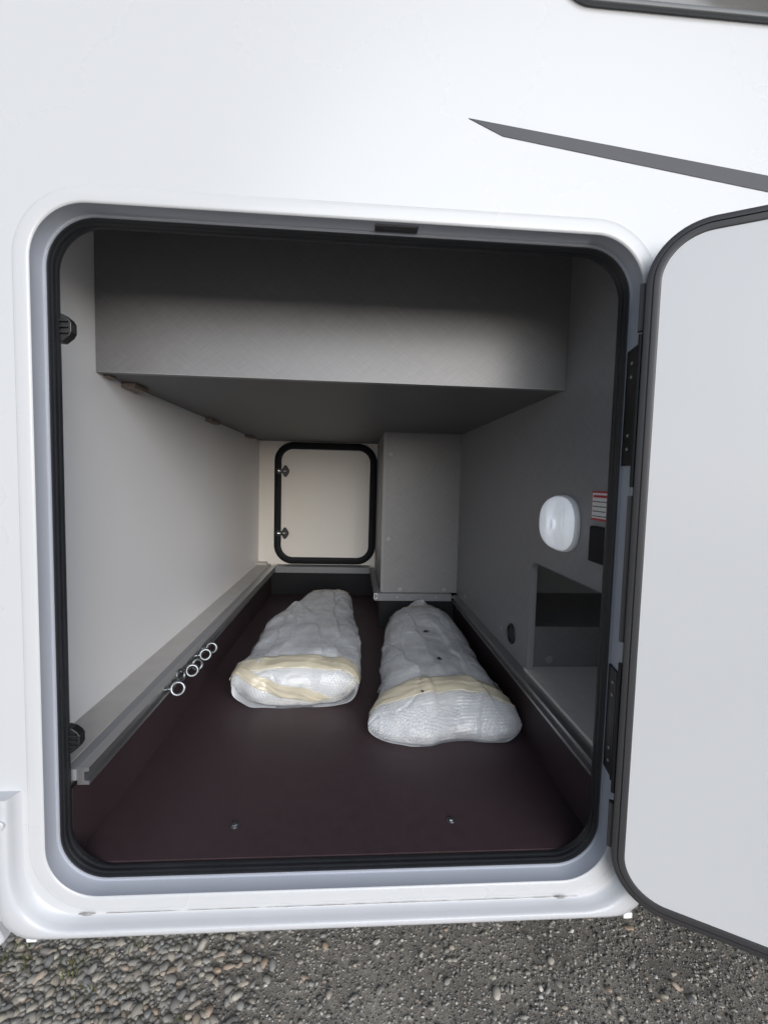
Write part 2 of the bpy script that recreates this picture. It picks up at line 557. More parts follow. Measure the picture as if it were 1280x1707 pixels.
# grime lying in the joint below the frame
MB().box(-0.43, 0.445, -0.0035, -0.0028, OZ0 - 0.0297, OZ0 - 0.0288).obj('grime_line', 'grime', frame)
for gx in (-0.463, 0.412):
    mm = MB()
    pts = [(gx + 0.013 * math.cos(a) * (1 + 0.3 * math.sin(3 * a)), OZ0 - 0.0295 + 0.0032 * math.sin(a)) for a in [2 * math.pi * i / 18 for i in range(18)]]
    mm.extrude_poly(pts, lambda p: (p[0], -0.0042, p[1]), lambda p: (p[0], -0.0030, p[1]))
    mm.obj('grime_spot', 'grime', frame)

# side skirt: U-shaped moulding round the foot of the opening
SKX0, SKX1, SKZ0, SKT = -0.612, 0.580, 0.476, 0.742
def skirt_path():
    inner = []
    d, r = 0.028, 0.112
    x0, x1, z0 = OX0 - d, OX1 + d, OZ0 - 0.0295
    for i in range(9):
        inner.append((x0, SKT - (SKT - z0 - r) * i / 8.0))
    for i in range(1, 15):
        a = math.radians(180 + 90 * i / 14.0)
        inner.append((x0 + r + r * math.cos(a), z0 + r + r * math.sin(a)))
    for i in range(1, 24):
        inner.append((x0 + r + (x1 - x0 - 2 * r) * i / 24.0, z0))
    for i in range(0, 15):
        a = math.radians(270 + 90 * i / 14.0)
        inner.append((x1 - r + r * math.cos(a), z0 + r + r * math.sin(a)))
    for i in range(1, 9):
        inner.append((x1, z0 + r + (SKT - z0 - r) * i / 8.0))
    return inner
inn = skirt_path()
outer = []
def out_path(n):
    seg = []
    rc = 0.055
    pts = []
    L = []
    for i in range(60):
        pts.append((SKX0, SKT - (SKT - SKZ0 - rc) * i / 60.0))
    for i in range(20):
        a = math.radians(180 + 90 * i / 20.0)
        pts.append((SKX0 + rc + rc * math.cos(a), SKZ0 + rc + rc * math.sin(a)))
    for i in range(200):
        pts.append((SKX0 + rc + (SKX1 - SKX0 - 2 * rc) * i / 200.0, SKZ0))
    for i in range(20):
        a = math.radians(270 + 90 * i / 20.0)
        pts.append((SKX1 - rc + rc * math.cos(a), SKZ0 + rc + rc * math.sin(a)))
    for i in range(61):
        pts.append((SKX1, SKZ0 + rc + (SKT - SKZ0 - rc) * i / 60.0))
    return pts
op = out_path(0)
# match inner points to outer ones by relative arc length per stretch
def resample(pts, ts):
    ln = [0.0]
    for a, b in zip(pts, pts[1:]):
        ln.append(ln[-1] + math.dist(a, b))
    T = ln[-1]
    res, k = [], 0
    for t in ts:
        d = t * T
        while k < len(ln) - 2 and ln[k + 1] < d:
            k += 1
        f = (d - ln[k]) / max(1e-9, ln[k + 1] - ln[k])
        res.append((pts[k][0] + (pts[k + 1][0] - pts[k][0]) * f, pts[k][1] + (pts[k + 1][1] - pts[k][1]) * f))
    return res
il = [0.0]
for a, b in zip(inn, inn[1:]):
    il.append(il[-1] + math.dist(a, b))
outp = resample(op, [v / il[-1] for v in il])
def skmix(k, t, y, dx=0.0):
    (a, b), (c, d) = inn[k], outp[k]
    return (a + (c - a) * t, y, b + (d - b) * t)
sk = MB()
rows = []
for t, y in ((0.0, 0.006), (0.02, 0.0025), (0.12, 0.0015), (0.22, -0.0035), (0.29, -0.0145), (0.33, -0.0215), (0.38, -0.0248), (0.45, -0.0258), (0.65, -0.0245), (0.82, -0.0205), (0.92, -0.0140), (0.98, -0.005), (1.0, 0.006), (0.99, 0.03)):
    rows.append([skmix(k, t, y) for k in range(len(inn))])
sk.loft(rows, closed=False)
# closing faces at both tops
for k in (0, len(inn) - 1):
    n_ = len(rows)
    vs = [r[k] for r in rows]
    sk.add(vs + [(vs[0][0], 0.03, vs[0][2])], [tuple(range(n_ + 1))])
skirt = sk.obj('side_skirt', 'skirt', van, smooth=40)
MB().cyl((-0.590, -0.0248, 0.699), (0, -1, 0), 0.0085, 0.006, 20, bev=0.002).obj('screw_cap', 'skirt', skirt, smooth=40)
for cx in (-0.556, 0.545):
    MB().box(cx - 0.009, cx + 0.009, -0.010, 0.006, 0.466, 0.4775, 0.002).obj('clip', 'lamp', skirt)
# next skirt section towards the wheel
m = MB()
prs = []
for i in range(9):
    t = i / 8.0
    prs.append(t)
pts = [(-1.6, 0.735), (-0.622, 0.735), (-0.620, 0.53), (-0.612, 0.49), (-0.600, 0.468), (-0.62, 0.455), (-0.66, 0.449), (-1.6, 0.449)]
m.extrude_poly(pts, lambda p: (p[0], -0.012, p[1]), lambda p: (p[0], 0.04, p[1]))
m.obj('side_skirt', 'skirt', van, bevel=0.006, smooth=40)
pts = [(0.592, 0.735), (2.3, 0.735), (2.3, 0.476), (0.64, 0.476), (0.603, 0.49), (0.592, 0.53)]
m = MB()
m.extrude_poly(pts, lambda p: (p[0], -0.012, p[1]), lambda p: (p[0], 0.04, p[1]))
m.obj('side_skirt', 'skirt', van, bevel=0.006, smooth=40)

# rest of the hull: roof, ends, far side, underbody
MB().box(WX0, WX1, 0.056, 2.30, 2.80, 2.85).obj('roof', 'gelcoat', van)
MB().box(WX0, WX0 + 0.04, 0.056, 2.30, 0.51, 2.799).obj('end_wall', 'gelcoat', van)
MB().box(WX1 - 0.04, WX1, 0.056, 2.30, 0.51, 2.799).obj('end_wall', 'gelcoat', van)
MB().box(WX0 + 0.041, WX1 - 0.041, 2.26, 2.30, 0.51, 2.799).obj('far_outer_wall', 'gelcoat', van)
MB().box(WX0 + 0.041, WX1 - 0.041, 0.058, 2.255, 0.485, 0.505).obj('underbody', 'void', van)

# stripe on the wall
sx = lambda x: 1.915 - 0.1052 * (x - 0.1795)
sl = lambda x: 1.8904 - 0.1235 * (x - 0.2394)
top = [(x, sx(x)) for x in (0.1795, 0.4, 0.7, 1.0, 1.3)]
bot = [(x, sl(x)) for x in (1.33, 1.0, 0.7, 0.4, 0.2394)]
MB().extrude_poly(top + bot, lambda p: (p[0], -0.0012, p[1]), lambda p: (p[0], -0.0002, p[1])).obj('stripe', 'decal', van)

# window above
wr = lambda o, y: [(x, y, z) for x, z in rr(0.322 - o, 1.42 + o, 2.108 - o, 2.62 + o, 0.06 + o)]
win = MB().loft([wr(0.0, -0.0005), wr(0.001, -0.006), wr(0.000, -0.0095), wr(-0.003, -0.011), wr(-0.009, -0.0105), wr(-0.010, -0.005)]).obj('window', 'windowframe', van, smooth=50)
pn = MB()
pn.loft([wr(-0.0095, -0.0080)], cap1=True)
pn.add([], [])
pn.obj('pane', 'pane', win)
# ---- open garage door, swung out on its hinges
TH = math.radians(31)
DO = Vector((0.487, -0.036, 0))
DD = Vector((math.cos(TH), -math.sin(TH), 0))
DN = Vector((-math.sin(TH), -math.cos(TH), 0))
def dpt(s, n, z):
    p = DO + DD * s + DN * n
    return (p.x, p.y, z)
DW, DZ0, DZ1 = 1.03, 0.537, 1.736
def dring(o, n):
    return [dpt(s, n, z) for s, z in rr(o, DW - o, DZ0 + o, DZ1 - o, max(0.02, 0.092 - o), 16)]
dprof = [(0.010, -0.033), (0.001, -0.032), (-0.001, -0.028), (-0.001, -0.016), (0.001, -0.0145), (0.001, -0.008), (-0.001, -0.006), (-0.0005, -0.0012), (0.001, 0.0), (0.0085, 0.0004),
         (0.0092, -0.0022), (0.0102, -0.0022), (0.0108, 0.0006), (0.0180, 0.0010), (0.0205, 0.0002), (0.0212, -0.002), (0.0216, -0.006)]
door = MB().loft([dring(o, n) for o, n in dprof]).obj('door', 'doorframe', van, smooth=45)
door['label'] = 'dark grey edging profile of the open door'
MB().loft([dring(0.0214, -0.0016)], cap1=True).obj('inner_panel', 'doorpanel', door)
MB().loft([dring(0.008, -0.0325)], cap1=True).obj('outer_panel', 'gelcoat', door)
# hinge-side knuckle strip in the notches of the profile
for za, zb in ((1.30, 1.565), (0.735, 0.98)):
    MB().cyl(dpt(-0.0035, -0.011, za), (0, 0, 1), 0.0040, zb - za, 14).obj('hinge_pin', 'hinge', door, smooth=40)
for za, zb in ((1.570, 1.650), (1.02, 1.285), (0.630, 0.715)):
    m = MB()
    m.loft([[dpt(-0.009, -0.020, z), dpt(-0.001, -0.020, z), dpt(-0.001, -0.006, z), dpt(-0.009, -0.008, z)] for z in (za, zb)], True, True, True)
    m.obj('edge_cover', 'doorframe', door, bevel=0.001)

# hinge leaves on the rebate
def hinge(za, zb, ca, cb):
    m = MB()
    pts = [(0.0305, za + ca[0]), (-0.002, za + ca[1]), (-0.002, zb - cb[1]), (0.0305, zb - cb[0])]
    m.extrude_poly(pts, lambda p: (0.5047, p[0], p[1]), lambda p: (0.5005, p[0], p[1]))
    h = m.obj('hinge', 'hinge', van)
    for z in (za + 0.03, za + 0.055, zb - 0.055, zb - 0.03):
        MB().cyl((0.5006, 0.014, z), (-1, 0, 0), 0.0030, 0.0012, 12).obj('screw', 'cap', h)
    m = MB()
    m.cyl((0.4995, -0.006, za + 0.004), (0, 0, 1), 0.0055, zb - za - 0.008, 14)
    m.obj('knuckle', 'hinge', h, smooth=40)
hinge(1.340, 1.556, (0, 0), (0.006, 0.0))
hinge(0.742, 0.957, (0.012, 0), (0.0, 0.008))

# ------------------------------------------------------------------ garage interior
LX, RX, FY, LZ, TZ, SZ = -0.618, 0.530, 2.20, 0.740, 0.553, 1.543
CY, CX = 1.46, 0.145          # front and left side of the cabinet
MB().box(LX - 0.02, LX, 0.0552, FY + 0.02, 0.52, 1.97).obj('side_wall', 'liner', van)
farw = MB().box(LX - 0.02, RX + 0.02, FY, FY + 0.018, 0.52, 1.97).obj('back_wall', 'farliner', van)
MB().box(LX + 0.0005, LX + 0.042, FY - 0.004, FY + 0.001, 0.745, 1.541).obj('cover_strip', 'farliner', farw, bevel=0.001)
MB().box(LX - 0.02, RX + 0.5, 0.0552, FY + 0.02, 1.951, 1.969).obj('ceiling', 'under', van)
# garage floor board and its sides
tray = MB().box(LX, RX + 0.02, 0.0620, FY, TZ - 0.02, TZ).obj('floor_board', 'tray', van)
ts = MB().box(-0.5320, -0.5240, 0.0635, 2.150, TZ, 0.6995)
ts.obj('tray_side', 'trayside', van)
MB().box(0.5190, 0.5285, 0.0635, 1.435, TZ, 0.6995).obj('tray_side', 'trayside', van)
MB().box(-0.5235, 0.135, 2.140, 2.150, TZ, 0.6995).obj('tray_side', 'matteblack', van)  # far side in black: the shade at the back is put into its colour
MB().box(0.137, 0.147, 1.4605, 2.1395, TZ, 0.6995).obj('tray_side', 'trayside', van)
MB().box(0.137, 0.5185, 1.450, 1.460, TZ, 0.6995).obj('tray_side', 'matteblack', van)  # blackened too, shade below the cabinet put into the colour
for xx in (-0.242, 0.229):
    s = MB().cyl((xx, 0.146, TZ), (0, 0, 1), 0.0095, 0.0018, 24, bev=0.0008).cyl((xx, 0.146, TZ + 0.0018), (0, 0, 1), 0.0062, 0.0025, 6, r2=0.005).obj('floor_screw', 'zinc', tray, smooth=35)
# left ledge with vinyl top, grey band, aluminium lashing rail
MB().box(LX, -0.538, 0.0556, FY - 0.001, 0.600, LZ).obj('ledge', 'vinyl', van)
MB().box(-0.538, -0.517, 0.0640, FY - 0.06, 0.716, LZ - 0.002).obj('ledge_band', 'band', van)
MB().box(LX, LX + 0.060, FY - 0.055, FY - 0.0045, LZ, LZ + 0.016, 0.001).obj('end_block', 'vinyl', van)
def rail_profile(w_, top, side):
    # local (a across towards the tray, b down), a C-channel whose slot faces the tray
    return [(0.0, 0.0), (w_, 0.0), (w_, -0.0075), (w_ - 0.009, -0.0085), (w_ - 0.009, -0.0255), (w_, -0.0265), (w_, -0.034), (0.0, -0.034)]
rp = rail_profile(0.0225, 0, 0)
MB().extrude_poly(rp, lambda p: (-0.517 + p[0], 0.0660, LZ + p[1]), lambda p: (-0.517 + p[0], FY - 0.058, LZ + p[1])).obj('lashing_rail', 'alu', van)
MB().extrude_poly(rp, lambda p: (0.5295 - p[0] * 1.25, 0.0660, LZ - 0.006 + p[1]), lambda p: (0.5295 - p[0] * 1.25, 1.430, LZ - 0.006 + p[1])).obj('lashing_rail', 'alu', van)
# grey rails at the back and under the cabinet
MB().box(-0.4944, 0.110, 2.105, 2.199, 0.700, 0.739, 0.0015).obj('cross_rail', 'greyrail', van)
crail = MB().box(0.112, 0.5000, 1.4335, 1.4585, 0.702, 0.739, 0.0015).obj('cross_rail', 'greyrail', van)
for xx in (0.225, 0.42):
    MB().cyl((xx, 1.4335, 0.722), (0, -1, 0), 0.005, 0.0015, 14).obj('screw', 'cap', crail)
rp2 = rail_profile(0.028, 0, 0)
MB().extrude_poly(rp2, lambda p: (0.140 - p[0], 1.4590, LZ + p[1]), lambda p: (0.140 - p[0], 2.104, LZ + p[1])).obj('lashing_rail', 'greyrail', van)
rend = MB()
for (a0, a1, b0, b1) in ((0.0, 0.016, 0.0, 0.0025), (0.0, 0.016, -0.0265, -0.024), (0.0, 0.0025, -0.024, 0.0), (0.0135, 0.016, -0.024, -0.016), (0.0135, 0.016, -0.008, 0.0)):
    rend.box(0.108 + a0, 0.108 + a1, 1.4300, 1.4332, 0.738 + b0, 0.738 + b1)
rend.obj('rail_end', 'lamp', van)

# cabinet at the back right
cab = MB().box(CX, RX + 0.001, CY, FY - 0.001, 0.7395, 1.949).obj('cabinet', 'board', van)
cab['label'] = 'grey boxed-in cabinet standing at the back right of the garage'
MB().box(CX - 0.004, CX + 0.010, CY - 0.0025, CY + 0.0, 0.742, 1.541).obj('edge_strip', 'edge', cab)
for x_, z_ in ((0.176, 1.434), (0.175, 1.012), (0.240, 0.756), (0.466, 0.756)):
    MB().cyl((x_ , CY - 0.0, z_), (0, -1, 0), 0.0105, 0.0016, 24, bev=0.0006).obj('screw_cap', 'cap', cab, smooth=40)

# right partition with the cut-out at its foot
arc = [(0.505 - 0.03 + 0.03 * math.cos(math.radians(a)), 1.045 + 0.03 * math.sin(math.radians(a))) for a in range(0, 91, 9)]
poly = [(0.0556, 1.950), (CY - 0.0008, 1.950), (CY - 0.0008, 0.7345), (0.505, 0.7345)] + arc + [(0.0556, 1.075)]
part = MB().extrude_poly(poly, lambda p: (RX, p[0], p[1]), lambda p: (RX + 0.019, p[0], p[1])).obj('partition', 'boardx', van)
# pale edge band round the cut-out
eb = MB()
path = [(0.5046, 0.7460)] + [(0.4746 + 0.030 * math.cos(math.radians(a)), 1.0446 + 0.030 * math.sin(math.radians(a))) for a in range(0, 91, 9)] + [(0.0600, 1.0746)]
eb.loft([[(RX - 0.0012, y, z) for y, z in path], [(RX + 0.0186, y, z) for y, z in path]], closed=False)
o = eb.obj('edge_band', 'edge', part, flip_check=False)
sm = o.modifiers.new("thickness", 'SOLIDIFY')
sm.thickness = 0.0012
# niche behind the cut-out
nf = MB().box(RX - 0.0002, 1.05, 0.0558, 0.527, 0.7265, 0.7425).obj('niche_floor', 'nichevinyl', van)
fp = MB().box(RX + 0.0195, 1.05, 0.527, 0.545, 0.7265, 0.868, 0.001).obj('niche_panel', 'board', van)
MB().cyl((0.607, 0.527, 0.766), (0, -1, 0), 0.0125, 0.002, 24, bev=0.0006).obj('screw_cap', 'cap', fp, smooth=40)
MB().box(RX + 0.0195, 1.05, 0.5455, 0.98, 0.850, 0.866).obj('niche_shelf', 'board', van)
MB().box(RX + 0.0195, 1.05, 0.962, 0.98, 0.866, 1.30).obj('niche_back', 'liner', van)
MB().box(1.05, 1.068, 0.0558, 0.98, 0.72, 1.30).obj('niche_end', 'liner', van)
MB().box(RX + 0.0195, 1.068, 0.0558, 0.98, 1.30, 1.318).obj('niche_ceiling', 'liner', van)
# fittings on the partition
gr = MB().torus((RX - 0.002, 0.645, 0.806), (1, 0, 0), 0.0300, 0.004, 32, 8)
gr.obj('grommet', 'black', part, smooth=60)
MB().cyl((RX - 0.0006, 0.645, 0.806), (-1, 0, 0), 0.0295, 0.0008, 32).obj('cable_hole', 'void', part)
for y_, z_ in ((0.745, 0.792), (1.285, 0.764), (0.745, 0.7435)):
    if z_ > 0.75:
        MB().cyl((RX, y_, z_), (-1, 0, 0), 0.011, 0.0016, 24, bev=0.0006).obj('screw_cap', 'cap', part, smooth=40)
# garage lamp: domed white body with a hollow and a switch
def lamp():
    yc, zc, ly, lz = 0.318, 1.205, 0.090, 0.072
    def outline(s, x, dx=0.0):
        pts = []
        for i in range(48):
            a = 2 * math.pi * i / 48
            ca, sa = math.cos(a), math.sin(a)
            e = 2.5
            yy = math.copysign(abs(ca) ** (2 / e), ca) * ly * s
            zz = math.copysign(abs(sa) ** (2 / e), sa) * lz * s
            pts.append((x, yc + yy, zc + zz))
        return pts
    m = MB()
    m.loft([outline(1.0, RX - 0.0005), outline(1.0, RX - 0.007), outline(0.985, RX - 0.009), outline(0.965, RX - 0.0095), outline(0.955, RX - 0.012)], True, True, True)
    base = m.obj('lamp', 'lamp', part, smooth=50)
    m = MB()
    grid, NU, NV = [], 46, 30
    for i in range(NU + 1):
        row = []
        for j in range(NV + 1):
            r_ = j / NV
            a = 2 * math.pi * i / NU
            ca, sa = math.cos(a), math.sin(a)
            yy = math.copysign(abs(ca) ** 0.8, ca) * ly * 0.95 * r_
            zz = math.copysign(abs(sa) ** 0.8, sa) * lz * 0.95 * r_
            h = 0.034 * (1 - r_ ** 3.0) ** 0.6 + 0.010
            # hollow band across the middle, nearer the door
            h -= 0.0125 / (1 + math.exp((yy + 0.004) / 0.0014)) * (1 - r_ ** 6) * (1.0 if yy > -0.045 else math.exp(-((yy + 0.045) / 0.018) ** 2))
            row.append((RX - h, yc + yy, zc + zz))
        grid.append(row)
    m.loft(grid, closed=False)
    m.obj('lens', 'lens', base, smooth=180)
    m = MB()
    pts = [(-0.005, -0.013)] + [(-0.005 - 0.012 * math.cos(math.radians(t)), -0.001 + 0.0135 * math.sin(math.radians(t))) for t in range(-90, 91, 15)]
    m.extrude_poly([(yc - 0.008 + p[0], zc + p[1]) for p in pts[1:]], lambda p: (RX - 0.0290, p[0], p[1]), lambda p: (RX - 0.0385, p[0], p[1]))
    m.obj('switch', 'lens', base, bevel=0.001)
lamp()
# sticker and black socket next to the door
st = MB().box(RX - 0.0010, RX - 0.0002, 0.105, 0.180, 1.226, 1.290).obj('sticker', 'red', part)
MB().box(RX - 0.0016, RX - 0.0011, 0.108, 0.177, 1.231, 1.286).obj('sticker_face', 'white', st)
MB().box(RX - 0.0021, RX - 0.0017, 0.112, 0.173, 1.276, 1.2815).obj('print', 'red', st)
for k in range(4):
    y0 = 0.174
    for q in range(6):
        wd = random.uniform(0.006, 0.012)
        if y0 - wd < 0.110:
            break
        MB().box(RX - 0.0021, RX - 0.0017, y0 - wd, y0, 1.2660 - 0.0105 * k, 1.2682 - 0.0105 * k).obj('print', 'ink', st)
        y0 -= wd + 0.002
MB().box(RX - 0.010, RX - 0.0002, 0.085, 0.170, 1.135, 1.214, 0.004).obj('socket_box', 'matteblack', part)

# raised bed base over the garage
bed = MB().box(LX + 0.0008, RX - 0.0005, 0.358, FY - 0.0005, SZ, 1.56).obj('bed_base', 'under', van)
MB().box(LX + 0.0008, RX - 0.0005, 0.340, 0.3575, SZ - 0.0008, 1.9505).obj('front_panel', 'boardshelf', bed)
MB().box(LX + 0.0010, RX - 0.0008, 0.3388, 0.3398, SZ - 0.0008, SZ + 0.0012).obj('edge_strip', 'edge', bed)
for y0, y1, x1, hz in ((0.37, 0.40, 0.018, 0.006), (0.455, 0.535, 0.036, 0.014), (1.13, 1.25, 0.028, 0.015), (1.80, 1.92, 0.032, 0.014)):
    MB().box(LX + 0.0008, LX + x1, y0, y1, SZ - hz, SZ - 0.0005, 0.0015).obj('cleat', 'wood', bed)

# service hatch in the back wall
hx0, hx1, hz0, hz1 = -0.520, 0.146, 0.741, 1.5405
hr = lambda o, y: [(x, y, z) for x, z in rr(hx0 + o, hx1 - o, hz0 + o, hz1 - o, max(0.03, 0.125 - o))]
hs = MB().loft([hr(0, FY - 0.0005), hr(0.002, FY - 0.010), hr(0.010, FY - 0.015), hr(0.022, FY - 0.0155), hr(0.030, FY - 0.017), hr(0.042, FY - 0.0155), hr(0.047, FY - 0.010), hr(0.047, FY - 0.0005)]).obj('service_hatch', 'matteblack', van, smooth=50)
hs['label'] = 'black rubber surround of the service hatch in the back wall'
MB().loft([hr(0.0485, FY - 0.0005), hr(0.0485, FY - 0.0055), hr(0.0520, FY - 0.0065), hr(0.0525, FY - 0.0045)], cap1=True).obj('hatch_panel', 'farliner', hs)
MB().loft([hr(0.0465, FY - 0.0095), hr(0.0495, FY - 0.0095)]).obj('bead', 'lamp', hs)
for z_ in (1.350, 0.945):
    m = MB()
    pts = [(-0.448 + a * 1.3, z_ + b * 1.3) for a, b in ((-0.018, 0.006), (-0.006, 0.026), (0.0, 0.031), (0.007, 0.026), (0.018, 0.009), (0.020, 0.0), (0.018, -0.009), (0.007, -0.026), (0.0, -0.031), (-0.006, -0.026), (-0.018, -0.006))]
    m.extrude_poly(pts, lambda p: (p[0], FY - 0.0068, p[1]), lambda p: (p[0], FY - 0.0150, p[1]))
    lt = m.obj('latch', 'black', hs, bevel=0.001)
    MB().cyl((-0.484, FY - 0.014, z_), (0, -1, 0), 0.021, 0.012, 24, bev=0.003).obj('keeper', 'black', lt, smooth=40)
    MB().cyl((-0.490, FY - 0.0300, z_ + 0.001), (1, 0, 0), 0.0085, 0.022, 16, r2=0.0065, bev=0.002).obj('bolt', 'chrome', lt, smooth=40)
    MB().cyl((-0.458, FY - 0.0240, z_ + 0.001), (1, 0, 0), 0.0062, 0.018, 16, bev=0.002).obj('pin', 'chrome', lt, smooth=40)

# ------------------------------------------------------------------ lashing eyes in the left rail
def lashing_eye(y, z, label, yaw, tilt, R=0.0155, drop=0.0):
    e = empty('lashing_eye', (-0.4945, y, z), label, 'lashing eye', 'zinc lashing eyes in the left rail')
    ax = Vector((math.sin(yaw), -math.cos(yaw), tilt)).normalized()
    side = Vector((math.cos(yaw), math.sin(yaw), 0)).normalized()
    base = Vector((-0.5030, y, z))
    c = base + side * (R + 0.020) + Vector((0, 0, -drop))
    MB().torus(c, ax, R, 0.0046, 30, 10).obj('ring', 'zinc', e, smooth=180)
    MB().cyl(base, c - base, 0.0045, (c - base).length - R, 12).cyl(base + side * 0.0105, side, 0.0085, 0.0035, 6).obj('shank', 'zinc', e, smooth=35)
    return e
lashing_eye(0.425, 0.724, 'frontmost zinc ring bolt in the left rail, ring facing the door', 0.15, 0.25, 0.0165)
lashing_eye(0.478, 0.726, 'zinc ring bolt seen almost edge-on behind the frontmost ring', 1.20, 0.15, 0.0155)
lashing_eye(0.535, 0.726, 'second open zinc ring from the door along the left rail', 0.25, 0.2, 0.0155)
lashing_eye(0.590, 0.726, 'third open zinc ring along the left rail, middle of the row', -0.1, 0.75, 0.0150)
lashing_eye(0.655, 0.726, 'second hindmost zinc ring along the left rail', 0.35, 0.25, 0.0155)
lashing_eye(0.720, 0.726, 'hindmost zinc ring of the row along the left rail', 0.15, 0.2, 0.0155)

# ------------------------------------------------------------------ wrapped parcels
def vnoise(x, y, seed):
    """smooth value noise on arrays"""
    r = np.random.default_rng(seed)
    T = r.random((64, 64))
    xi, yi = np.floor(x).astype(int), np.floor(y).astype(int)
    fx, fy = x - xi, y - yi
    fx, fy = fx * fx * (3 - 2 * fx), fy * fy * (3 - 2 * fy)
    g_ = lambda a, b: T[a % 64, b % 64]
    return (g_(xi, yi) * (1 - fx) * (1 - fy) + g_(xi + 1, yi) * fx * (1 - fy) + g_(xi, yi + 1) * (1 - fx) * fy + g_(xi + 1, yi + 1) * fx * fy) * 2 - 1

class Parcel:
    def __init__(self, ys, xl, xr, hs_, prof, seed, p=3.2):
        self.ys, self.xl, self.xr, self.hs = map(np.array, (ys, xl, xr, hs_))
        self.prof = np.array(prof)      # list of (y, height fraction) along the centre line, front foot to back foot
        d = np.r_[0, np.cumsum(np.hypot(np.diff(self.prof[:, 0]), np.diff(self.prof[:, 1]) * 0.14))]
        self.L, self.t = d[-1], d / d[-1]
        self.seed, self.p = seed, p
        self.folds, self.tuck, self.zm = [], 0.10, 0.03
    def smooth_interp(self, y, k, v):
        a = np.interp(y, k, v)
        for dd in (0.02, 0.04):
            a = a + np.interp(y - dd, k, v) + np.interp(y + dd, k, v)
        return a / 5.0
    def S(self, a, w, off=0.0, lumps=True, front=None):
        """a in [-1,1] across, w in [0,1] along"""
        th = a * math.pi / 2
        u = np.sign(np.sin(th)) * np.abs(np.sin(th)) ** (2 / self.p)
        zs = np.abs(np.cos(th)) ** (2 / self.p)
        y = np.interp(w, self.t, self.prof[:, 0])
        h = np.interp(w, self.t, self.prof[:, 1])
        dw = 0.006
        for q in (-2, -1, 1, 2):
            y = y + np.interp(np.clip(w + q * dw, 0, 1), self.t, self.prof[:, 0])
            h = h + np.interp(np.clip(w + q * dw, 0, 1), self.t, self.prof[:, 1])
        y, h = y / 5, h / 5
        xl = self.smooth_interp(y, self.ys, self.xl)
        xr = self.smooth_interp(y, self.ys, self.xr)
        H = self.smooth_interp(y, self.ys, self.hs)
        cut = 1.0 - self.tuck * (1 - h) ** 1.5
        x = (xl + xr) / 2 + (xr - xl) / 2 * u * cut
        z = H * h
        zm = self.zm
        z = zm + (z - zm) * zs
        self.under = zm * (1 - zs)
        if front is not None:
            y = y + front(u) * np.clip(1 - (y - self.prof[0, 0]) / 0.25, 0, 1)
        # corners in plan rounded: pull the ends in near both sides
        y = y + (np.abs(u) ** 5) * 0.034 * (1.25 - h) * np.clip(1 - (y - self.prof[0, 0]) / 0.12, 0, 1)
        if lumps:
            k = np.clip(h * zs * 2.2, 0, 1)
            z = z + 0.006 * vnoise(x * 9 + 3, y * 7 + 1, self.seed) * k
            z = z + 0.0030 * vnoise(x * 30, y * 15, self.seed + 1) * k
            z = z - 0.0012 * np.clip(1 - np.abs(vnoise(x * 16 + 2 * vnoise(x * 5, y * 5, self.seed + 8), y * 8 + 7, self.seed + 7)) / 0.22, 0, 1) * k
            for (x0, y0, x1, y1, hh, ww) in self.folds:
                L_ = math.hypot(x1 - x0, y1 - y0)
                tx, ty = (x1 - x0) / L_, (y1 - y0) / L_
                al = (x - x0) * tx + (y - y0) * ty
                sdist = (x - x0) * ty - (y - y0) * tx + 0.010 * vnoise(al * 14, al * 0 + 3, self.seed + 12)
                win = np.clip(al / 0.05, 0, 1) * np.clip((L_ - al) / 0.05, 0, 1)
                z = z + 1.35 * hh * win * k / (1 + np.exp(np.clip(-sdist / (0.55 * ww), -40, 40))) * np.exp(-np.clip(sdist, 0, 1) / 0.07)
            yf = vnoise(x * 22 + 9, z * 25, self.seed + 2)
            y = y + 0.009 * yf * np.clip(1 - (y - self.prof[0, 0]) / 0.10, 0, 1)
            x = x + 0.006 * vnoise(y * 16, z * 20 + 4, self.seed + 3) * np.abs(u) ** 4
        return np.stack([x, y, np.maximum(z, 0.0) + off * 0], -1)
    def grid(self, A, W, off, disp=None, front=None):
        P = self.S(A, W, front=front)
        du = np.gradient(P, axis=0)
        dv = np.gradient(P, axis=1)
        N = np.cross(du, dv)
        N /= np.maximum(np.linalg.norm(N, axis=-1, keepdims=True), 1e-9)
        if np.mean(N[..., 2]) < 0:
            N = -N
        P = P + N * off
        if disp is not None:
            arc_u = np.r_[np.zeros((1, P.shape[1])), np.cumsum(np.linalg.norm(np.diff(P, axis=0), axis=-1), 0)]
            arc_u = arc_u - arc_u[arc_u.shape[0] // 2][None, :]
            arc_v = np.r_[0, np.cumsum(np.linalg.norm(np.diff(P[P.shape[0] // 2], axis=0), axis=-1))][None, :] + arc_u * 0
            P = P + N * (disp(arc_u, arc_v, P) * np.clip(P[..., 2] / 0.012, 0.15, 1))[..., None]
        P[..., 2] = np.maximum(P[..., 2], 0.0006) + TZ
        return P

